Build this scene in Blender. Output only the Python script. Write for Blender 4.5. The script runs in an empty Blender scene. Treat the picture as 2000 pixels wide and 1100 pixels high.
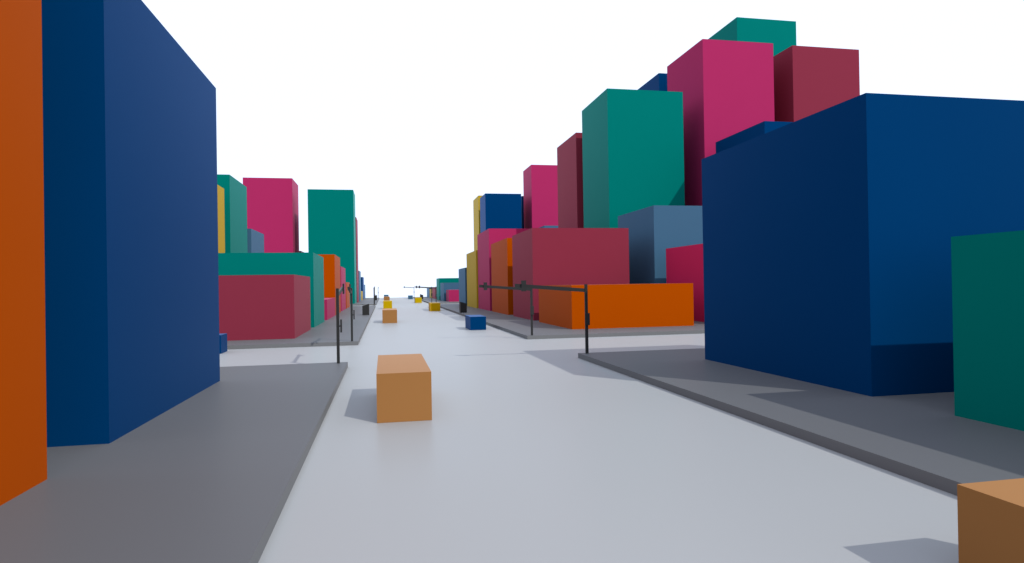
import bpy, bmesh, math
from mathutils import Matrix, Vector

sc = bpy.context.scene
COL = sc.collection
PAVE = 0.27                       # height of the pavements above the road

# ---------------------------------------------------------------- materials
def mat(name, rgb, rough=0.5, mottle=0.02, scale=0.35, f0=0.0005, f90=0.37):
    """matt paint: diffuse body colour under a thin sheen that grows towards grazing angles"""
    m = bpy.data.materials.new(name); m.use_nodes = True
    nt = m.node_tree; nt.nodes.clear(); N = nt.nodes.new; L = nt.links.new
    out = N('ShaderNodeOutputMaterial'); dif = N('ShaderNodeBsdfDiffuse'); glo = N('ShaderNodeBsdfGlossy')
    glo.inputs['Roughness'].default_value = rough
    t = max(rgb)                             # the sheen takes on some of the paint's own hue
    glo.inputs['Color'].default_value = [0.46 + 0.54 * c / t for c in rgb] + [1]
    tc = N('ShaderNodeTexCoord'); n = N('ShaderNodeTexNoise')
    n.inputs['Scale'].default_value = scale; n.inputs['Detail'].default_value = 3
    L(tc.outputs['Object'], n.inputs['Vector'])
    mix = N('ShaderNodeMix'); mix.data_type = 'RGBA'
    mix.inputs[6].default_value = [c * (1 - mottle) for c in rgb] + [1]
    mix.inputs[7].default_value = [min(1, c * (1 + mottle)) for c in rgb] + [1]
    L(n.outputs['Fac'], mix.inputs[0]); L(mix.outputs[2], dif.inputs['Color'])
    lw = N('ShaderNodeLayerWeight'); lw.inputs['Blend'].default_value = 0.5
    p = N('ShaderNodeMath'); p.operation = 'POWER'; p.inputs[1].default_value = 5.0
    L(lw.outputs['Facing'], p.inputs[0])
    ma = N('ShaderNodeMath'); ma.operation = 'MULTIPLY_ADD'
    ma.inputs[1].default_value = f90 - f0; ma.inputs[2].default_value = f0
    L(p.outputs[0], ma.inputs[0])
    ms = N('ShaderNodeMixShader'); L(ma.outputs[0], ms.inputs[0])
    L(dif.outputs[0], ms.inputs[1]); L(glo.outputs[0], ms.inputs[2]); L(ms.outputs[0], out.inputs['Surface'])
    return m

M = dict(
    navy=mat('navy_paint', (0.0001, 0.031, 0.107)),
    teal=mat('teal_paint', (0.0001, 0.139, 0.115)),
    pink=mat('pink_paint', (0.330, 0.020, 0.085)),
    maroon=mat('maroon_paint', (0.193, 0.024, 0.043)),
    orange=mat('orange_paint', (0.345, 0.053, 0.0001)),
    steel=mat('steel_blue_paint', (0.043, 0.106, 0.172)),
    yellow=mat('yellow_paint', (0.410, 0.270, 0.014)),
    tan=mat('tan_paint', (0.290, 0.134, 0.044)),
    lemon=mat('lemon_paint', (0.430, 0.285, 0.002)),
    ochre=mat('ochre_paint', (0.500, 0.290, 0.004)),
    road=mat('pale_road', (0.308, 0.310, 0.312), rough=0.30, mottle=0.01, scale=0.08, f0=0.022, f90=0.24),
    pave=mat('grey_pavement', (0.106, 0.107, 0.112), rough=0.36, mottle=0.015, scale=0.15, f0=0.014, f90=0.17),
    kerb=mat('kerb_bounce_lit', (0.140, 0.140, 0.143), f0=0.004, f90=0.15),  # pavement grey lightened on the sides for light bounced off the road
    reddened=mat('pink_bounce_lit', (0.450, 0.018, 0.078)),  # pink paint, reddened to carry light bounced off the orange building
    metal=mat('charcoal_metal', (0.029, 0.029, 0.029), f0=0.003, f90=0.2),
)

# ---------------------------------------------------------------- helpers
def tag(o, label=None, cat=None, group=None, kind=None):
    if label: o['label'] = label
    if cat: o['category'] = cat
    if group: o['group'] = group
    if kind: o['kind'] = kind
    return o

def add_box(bm, x0, x1, y0, y1, z0, z1):
    v = [bm.verts.new(p) for p in ((x0, y0, z0), (x1, y0, z0), (x1, y1, z0), (x0, y1, z0),
                                   (x0, y0, z1), (x1, y0, z1), (x1, y1, z1), (x0, y1, z1))]
    for f in ((3, 2, 1, 0), (4, 5, 6, 7), (0, 1, 5, 4), (1, 2, 6, 5), (2, 3, 7, 6), (3, 0, 4, 7)):
        bm.faces.new([v[i] for i in f])
    return v

def obj(name, bm, m, parent=None, loc=(0, 0, 0)):
    me = bpy.data.meshes.new(name); bm.normal_update(); bm.to_mesh(me); bm.free()
    me.materials.append(m)
    o = bpy.data.objects.new(name, me); COL.objects.link(o)
    o.location = loc; o.parent = parent
    return o

def box(name, x0, x1, y0, y1, z0, z1, m, **kw):
    bm = bmesh.new()
    cx, cy = (x0 + x1) / 2, (y0 + y1) / 2
    add_box(bm, x0 - cx, x1 - cx, y0 - cy, y1 - cy, 0, z1 - z0)
    return tag(obj(name, bm, m, loc=(cx, cy, z0)), **kw)

# ---------------------------------------------------------------- ground
XL, XR = -1.92, 10.50             # kerbs of the main street
ROWS = ((-58.0, 34.12), (46.95, 139.0), (151.7, 243.9))
box('road', -107, 116, -70, 256.3, -0.4, 0, M['road'], kind='structure')
for y0, y1 in ROWS:
    for x0, x1 in ((-94, XL), (XR, 103)):
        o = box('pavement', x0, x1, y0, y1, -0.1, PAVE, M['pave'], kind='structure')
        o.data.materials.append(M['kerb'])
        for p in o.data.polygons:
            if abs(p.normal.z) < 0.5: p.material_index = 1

# ---------------------------------------------------------------- buildings
def bld(x0, x1, y0, y1, top, color, label, group=None):
    return box('block_building', x0, x1, y0, y1, PAVE - 0.05, top, M[color],
               label=label, cat='building', group=group)

BUILDINGS = [
    # left side, front row along the street
    (-17.9, -6.86, 3.9, 14.78, 14.9, 'orange', 'plain orange building cut off by the left edge of the picture'),
    (-17.9, -6.87, 17.82, 28.88, 12.65, 'navy', 'tall plain blue building beside the orange one at the far left of the street'),
    (-17.9, -6.83, 51.48, 62.35, 5.20, 'maroon', 'low wide maroon building on the left corner beyond the side street'),
    (-20.5, -6.83, 65.38, 76.25, 7.65, 'teal', 'wide low teal building directly behind the low maroon corner building'),
    (-17.9, -6.83, 79.88, 92.9, 2.76, 'pink', 'very low pink building between the wide teal and the orange building on the left'),
    (-17.9, -6.85, 93.3, 104.6, 8.88, 'orange', 'narrow orange building on the left street side rising behind the very low pink one'),
    (-17.9, -6.97, 108.7, 120.4, 7.67, 'pink', 'slim pink building between two orange buildings on the left street side'),
    (-17.9, -6.97, 122.7, 134.0, 5.19, 'orange', 'small low orange building in front of the tall teal tower on the left'),
    (-17.64, -7.05, 158.5, 168.2, 27.8, 'teal', 'tall teal tower standing alone against the sky, left of the street'),
    (-17.64, -6.97, 171.1, 180.4, 22.55, 'maroon', 'thin sliver of a tall maroon tower just right of the left teal tower'),
    (-17.64, -6.90, 184.2, 196.0, 8.9, 'steel', 'pale steel blue sliver beyond the tall maroon tower on the left'),
    (-17.64, -6.90, 197.8, 211.5, 3.0, 'yellow', 'small far yellow building low in front of a dark blue one on the left'),
    (-17.64, -6.95, 214.3, 226.5, 7.6, 'navy', 'far dark blue building above the small yellow one on the left'),
    (-17.64, -6.90, 228.4, 240.0, 5.15, 'steel', 'farthest building on the left, a low steel blue block at the end of the row'),
    # left side, second row
    (-32.3, -21.3, 81.1, 93.2, 17.95, 'yellow', 'yellow building peeping out from behind the big blue building on the left'),
    (-32.4, -21.3, 96.4, 107.9, 20.45, 'teal', 'teal tower between the yellow building and the pink tower on the left'),
    (-32.4, -21.3, 110.9, 122.3, 14.1, 'steel', 'steel blue building low in front of the left pink tower'),
    (-32.45, -21.3, 160.0, 171.0, 30.6, 'pink', 'tall pink tower on the left, next to the teal tower'),
    (-32.45, -21.3, 174.5, 185.5, 14.0, 'maroon', 'dark roof edge low between the left pink and teal towers'),
    # right side, front row along the street
    (15.50, 26.6, 3.4, 15.03, 5.25, 'teal', 'low teal building cut off by the right edge of the picture'),
    (15.55, 26.65, 18.16, 29.22, 10.21, 'navy', 'massive dark blue building filling the right side at the corner'),
    (15.57, 26.75, 52.15, 63.95, 4.03, 'orange', 'low wide orange building on the right corner behind the traffic light pole'),
    (15.64, 26.60, 66.72, 77.66, 10.22, 'maroon', 'broad maroon building directly above and behind the low orange corner building'),
    (15.66, 26.7, 81.1, 93.8, 10.24, 'orange', 'orange building between pink and broad maroon ones, right street side'),
    (15.66, 26.7, 95.6, 107.8, 12.77, 'pink', 'pink building below the blue tower and left of the orange one on the right'),
    (15.42, 26.7, 108.05, 121.0, 10.18, 'yellow', 'yellow mid-height building just left of the pink one on the right street side'),
    (15.20, 26.7, 121.6, 132.6, 7.63, 'steel', 'narrow steel blue building ending the near right row, behind the dark bin'),
    (15.65, 26.5, 158.5, 165.5, 3.19, 'pink', 'tiny low pink building in front of a steel blue one far right of the street'),
    (15.16, 26.5, 166.3, 177.2, 5.05, 'steel', 'far steel blue building between the tiny pink building and the flat teal one'),
    (15.15, 26.5, 180.6, 190.1, 6.42, 'teal', 'far flat-topped teal building enclosing the steel blue and pink ones in view'),
    (15.50, 26.5, 199.0, 212.0, 3.92, 'maroon', 'tiny distant maroon building left of the far teal one'),
    (15.50, 26.5, 213.4, 225.6, 3.3, 'yellow', 'tiny distant yellow building between two poles, left of the distant maroon one'),
    (15.50, 26.5, 226.7, 240.2, 3.92, 'steel', 'most distant building on the right, a tiny pale steel blue block'),
    # right side, second row
    (30.0, 41.1, 52.1, 64.6, 7.8, 'reddened', 'crimson pink building in bounced light, partly hidden between the low orange and the massive blue building'),
    (30.0, 41.1, 67.6, 78.9, 12.88, 'steel', 'large steel blue building between the broad maroon and the massive blue building'),
    (30.0, 41.05, 82.07, 93.4, 30.58, 'teal', 'large tall teal tower in the middle of the right skyline'),
    (30.0, 41.1, 96.6, 107.9, 28.05, 'maroon', 'maroon tower squeezed between the slim pink tower and the large teal tower'),
    (30.0, 41.02, 188.8, 199.5, 31.75, 'navy', 'square blue tower at the left end of the right skyline'),
    (30.0, 41.0, 202.7, 215.0, 33.1, 'yellow', 'slim tall yellow tower at the far left end of the right skyline'),
    # right side, third row
    (44.5, 55.7, 68.2, 79.6, 23.1, 'navy', 'dark blue building whose corner peeps over the roof of the massive blue one'),
    (44.5, 55.55, 82.66, 94.2, 38.4, 'pink', 'tall broad pink tower, the largest pink one of the right skyline'),
    (44.5, 55.6, 97.3, 109.0, 38.4, 'navy', 'blue tower top peeking out between the large teal and the broad pink tower'),
    (44.5, 55.6, 174.8, 186.0, 20.8, 'steel', 'thin strip of steel blue roof edge above the broad maroon building'),
    (44.5, 55.6, 189.7, 201.2, 40.85, 'pink', 'slim pink tower between the square blue tower and the maroon tower'),
    (44.4, 55.5, 203.5, 214.5, 33.2, 'navy', 'dark narrow strip of building behind the right edge of the square blue tower'),
    # right side, fourth row
    (59.0, 70.15, 83.14, 94.3, 38.5, 'maroon', 'maroon tower top at the right end of the skyline above the massive blue building'),
    (59.0, 70.2, 97.8, 108.9, 48.75, 'teal', 'highest teal tower top above the broad pink tower'),
]
for b in BUILDINGS: bld(*b)

# ---------------------------------------------------------------- box-shaped cars
CARS = [
    (-0.28, 1.37, 19.72, 25.15, 1.49, 'tan', 'large tan box-shaped car nearest in the left lane, alone in the foreground'),
    (-0.28, 1.37, 74.3, 79.75, 1.50, 'tan', 'tan box-shaped car in the left lane right in front of the yellow one'),
    (-0.28, 1.37, 122.7, 128.1, 1.50, 'lemon', 'bright yellow box-shaped car in the left lane behind the second tan one'),
    (-0.25, 1.35, 179.0, 184.4, 1.50, 'tan', 'tiny tan box-shaped car in the left lane just behind the bright yellow one'),
    (-0.22, 1.32, 222.5, 228.0, 1.50, 'steel', 'tiny steel blue box-shaped car farthest away in the left lane'),
    (7.72, 9.22, 3.72, 7.47, 1.25, 'tan', 'tan box-shaped car cut off by the bottom right corner of the picture'),
    (7.74, 9.22, 58.7, 62.45, 1.24, 'navy', 'blue box-shaped car in the right lane near the crossing kerb'),
    (7.43, 9.07, 106.5, 111.0, 1.34, 'ochre', 'dark yellow box-shaped car in the right lane below the far traffic poles'),
    (7.62, 9.24, 163.5, 168.0, 1.33, 'lemon', 'small bright yellow box-shaped car far away in the right lane'),
    (7.79, 9.27, 216.4, 220.1, 1.22, 'steel', 'tiny steel blue box-shaped car farthest away in the right lane'),
    (-14.10, -10.36, 43.95, 45.6, 1.20, 'navy', 'blue box-shaped car in the left side street, half hidden by the tall blue building'),
]
for x0, x1, y0, y1, z, c, lab in CARS:
    box('box_car', x0, x1, y0, y1, 0.004, z, M[c], label=lab, cat='car', group='box-shaped cars on the road')

# ---------------------------------------------------------------- traffic lights
def copy_tree(o, parent=None):
    c = o.copy(); COL.objects.link(c); c.parent = parent
    for ch in list(o.children): copy_tree(ch, c)
    return c

def make_light(side, mirror, arm=4.0):
    """side 'road': arm over the main street (-X); 'cross': arm along the street (+Y), mirror flips Y."""
    root = bpy.data.objects.new('traffic_light', None); COL.objects.link(root)
    s = -1 if mirror else 1
    if side == 'cross':
        f = lambda a, w: (w, a * s)          # a = along the arm, w = towards the middle of the street
    else:
        f = lambda a, w: (-a, w * s)         # w = towards the crossing
    def part(name, quads, parent=root):
        bm = bmesh.new()
        for a0, a1, w0, w1, z0a, z0b, h in quads:
            pts = [(a0, w0, z0a), (a1, w0, z0b), (a1, w1, z0b), (a0, w1, z0a)]
            lo = [bm.verts.new((*f(a, w), z)) for a, w, z in pts]
            hi = [bm.verts.new((*f(a, w), z + h)) for a, w, z in pts]
            bm.faces.new(lo[::-1]); bm.faces.new(hi)
            for i in range(4):
                j = (i + 1) % 4; bm.faces.new((lo[i], lo[j], hi[j], hi[i]))
        bmesh.ops.recalc_face_normals(bm, faces=bm.faces)
        return obj(name, bm, M['metal'], root if parent is None else parent)
    g = PAVE
    part('pole', [(-0.072, 0.072, -0.072, 0.072, -0.01, -0.01, 4.10 - g)])
    part('arm', [(0.072, arm, -0.045, 0.045, 3.66 - g, 3.98 - g, 0.20)])
    k = -1 if side == 'road' else 1          # signal head hangs on the face the drivers see
    e = -s if side == 'road' else 1
    def w(a, b): a, b = a * e, b * e; return (min(a, b), max(a, b))
    c = arm - 0.46
    w0, w1 = w(0.045, 0.135)
    part('signal_head', [(c - 0.13, c + 0.13, w0, w1, 4.065 - g, 4.065 - g, 0.285),
                         (c - 0.13, c + 0.13, w0, w1, 3.765 - g, 3.765 - g, 0.285),
                         (c - 0.12, c + 0.12, w0 + 0.005, w1 - 0.02, 4.04 - g, 4.04 - g, 0.035)])
    ps = part('pedestrian_signal', [(-0.13, 0.13, 0.125, 0.205, 1.84 - g, 1.84 - g, 0.66)])
    part('bracket', [(-0.025, 0.025, 0.072, 0.125, 2.13 - g, 2.13 - g, 0.06)], parent=ps)
    return root

GRP = 'charcoal traffic lights on the street corners'
spots = [  # kind, mirrored, x, y, label
    ('cross', False, -2.36, 33.68, 'nearest traffic light on the left corner, its pole at the near pavement tip'),
    ('cross', True, -2.34, 47.25, 'second traffic light on the left, on the pavement corner beyond the side street'),
    ('road', True, 10.92, 33.80, 'nearest traffic light on the right corner, its arm crossing before the orange building'),
    ('road', True, 10.95, 47.35, 'second traffic light on the right, its pole in front of the maroon building'),
    ('cross', False, -2.22, 138.75, 'distant traffic light on the left, nearer of two close poles behind the bin'),
    ('cross', True, -2.28, 151.95, 'distant traffic light on the left, farther of two close poles beside the tiny bin'),
    ('road', True, 10.92, 138.75, 'distant traffic light on the right, its pole at the corner of the far teal building'),
    ('road', True, 10.93, 151.95, 'distant traffic light on the right, its pole in front of the tiny yellow building'),
    ('cross', False, -2.35, 243.50, 'farthest traffic light on the left, a thin pole alone against the white sky'),
    ('road', True, 10.92, 243.50, 'farthest traffic light on the right, thin arm pointing left against the white sky'),
]
protos = {}
for kind, mir, x, y, lab in spots:
    key = (kind, mir)
    if key not in protos: protos[key] = o = make_light(kind, mir)
    else: o = copy_tree(protos[key])
    o.location = (x, y, PAVE)
    tag(o, lab, 'traffic light', GRP)

# ---------------------------------------------------------------- slant-topped dark bins on the pavements
def make_bin(inner):
    """inner = +1 when the street lies towards +X; the lid rises towards the street."""
    bm = bmesh.new()
    v = add_box(bm, -0.46, 0.46, -0.75, 0.75, -0.005, 1.28)
    for p in v[4:]:
        if p.co.x * inner > 0: p.co.z += 0.29
    return obj('waste_bin', bm, M['metal'])
BINS = [(1, -2.62, 92.2, 'dark slant-topped bin on the left pavement beside the second tan car'),
        (-1, 11.18, 92.6, 'dark slant-topped bin on the right pavement behind the blue car'),
        (1, -2.72, 197.6, 'tiny far dark bin on the left pavement near the close pair of poles'),
        (-1, 11.18, 198.5, 'tiny far dark bin on the right pavement beside the small bright yellow car')]
bp = {}
for inner, x, y, lab in BINS:
    if inner not in bp: bp[inner] = o = make_bin(inner)
    else: o = bp[inner].copy(); COL.objects.link(o)
    o.location = (x, y, PAVE)
    tag(o, lab, 'bin', 'dark slant-topped bins on the pavements')

# ---------------------------------------------------------------- light
w = bpy.data.worlds.new('World'); sc.world = w; w.use_nodes = True
bg = w.node_tree.nodes['Background']
bg.inputs['Color'].default_value = (1.0, 1.12, 1.36, 1); bg.inputs['Strength'].default_value = 1.0
sd = bpy.data.lights.new('sun', 'SUN'); sd.energy = 3.1; sd.angle = math.radians(0.5); sd.color = (1.0, 0.99, 0.93)
so = bpy.data.objects.new('sun', sd); COL.objects.link(so)
so.rotation_euler = Vector((0.705, -0.945, 1.0)).to_track_quat('Z', 'Y').to_euler()
so.location = (30, -30, 60)

# ---------------------------------------------------------------- camera
yaw, pit, rol = (math.radians(a) for a in (11.3077, 0.3379, -0.9418))
f = Vector((math.sin(yaw) * math.cos(pit), math.cos(yaw) * math.cos(pit), math.sin(pit)))
r = Vector((math.cos(yaw), -math.sin(yaw), 0)); u = r.cross(f)
r2 = math.cos(rol) * r + math.sin(rol) * u; u2 = -math.sin(rol) * r + math.cos(rol) * u
cd = bpy.data.cameras.new('camera'); cam = bpy.data.objects.new('camera', cd); COL.objects.link(cam)
mw = Matrix((r2, u2, -f)).transposed().to_4x4(); mw.translation = (0, 0, 4.1)
cam.matrix_world = mw
cd.sensor_width = 36; cd.sensor_fit = 'HORIZONTAL'; cd.lens = 22.4336
cd.clip_start = 0.1; cd.clip_end = 1000
sc.camera = cam

sc.view_settings.view_transform = 'Standard'; sc.view_settings.look = 'None'
sc.view_settings.exposure = 0; sc.view_settings.gamma = 1
sc.cycles.use_denoising = True
sc.cycles.max_bounces = 8
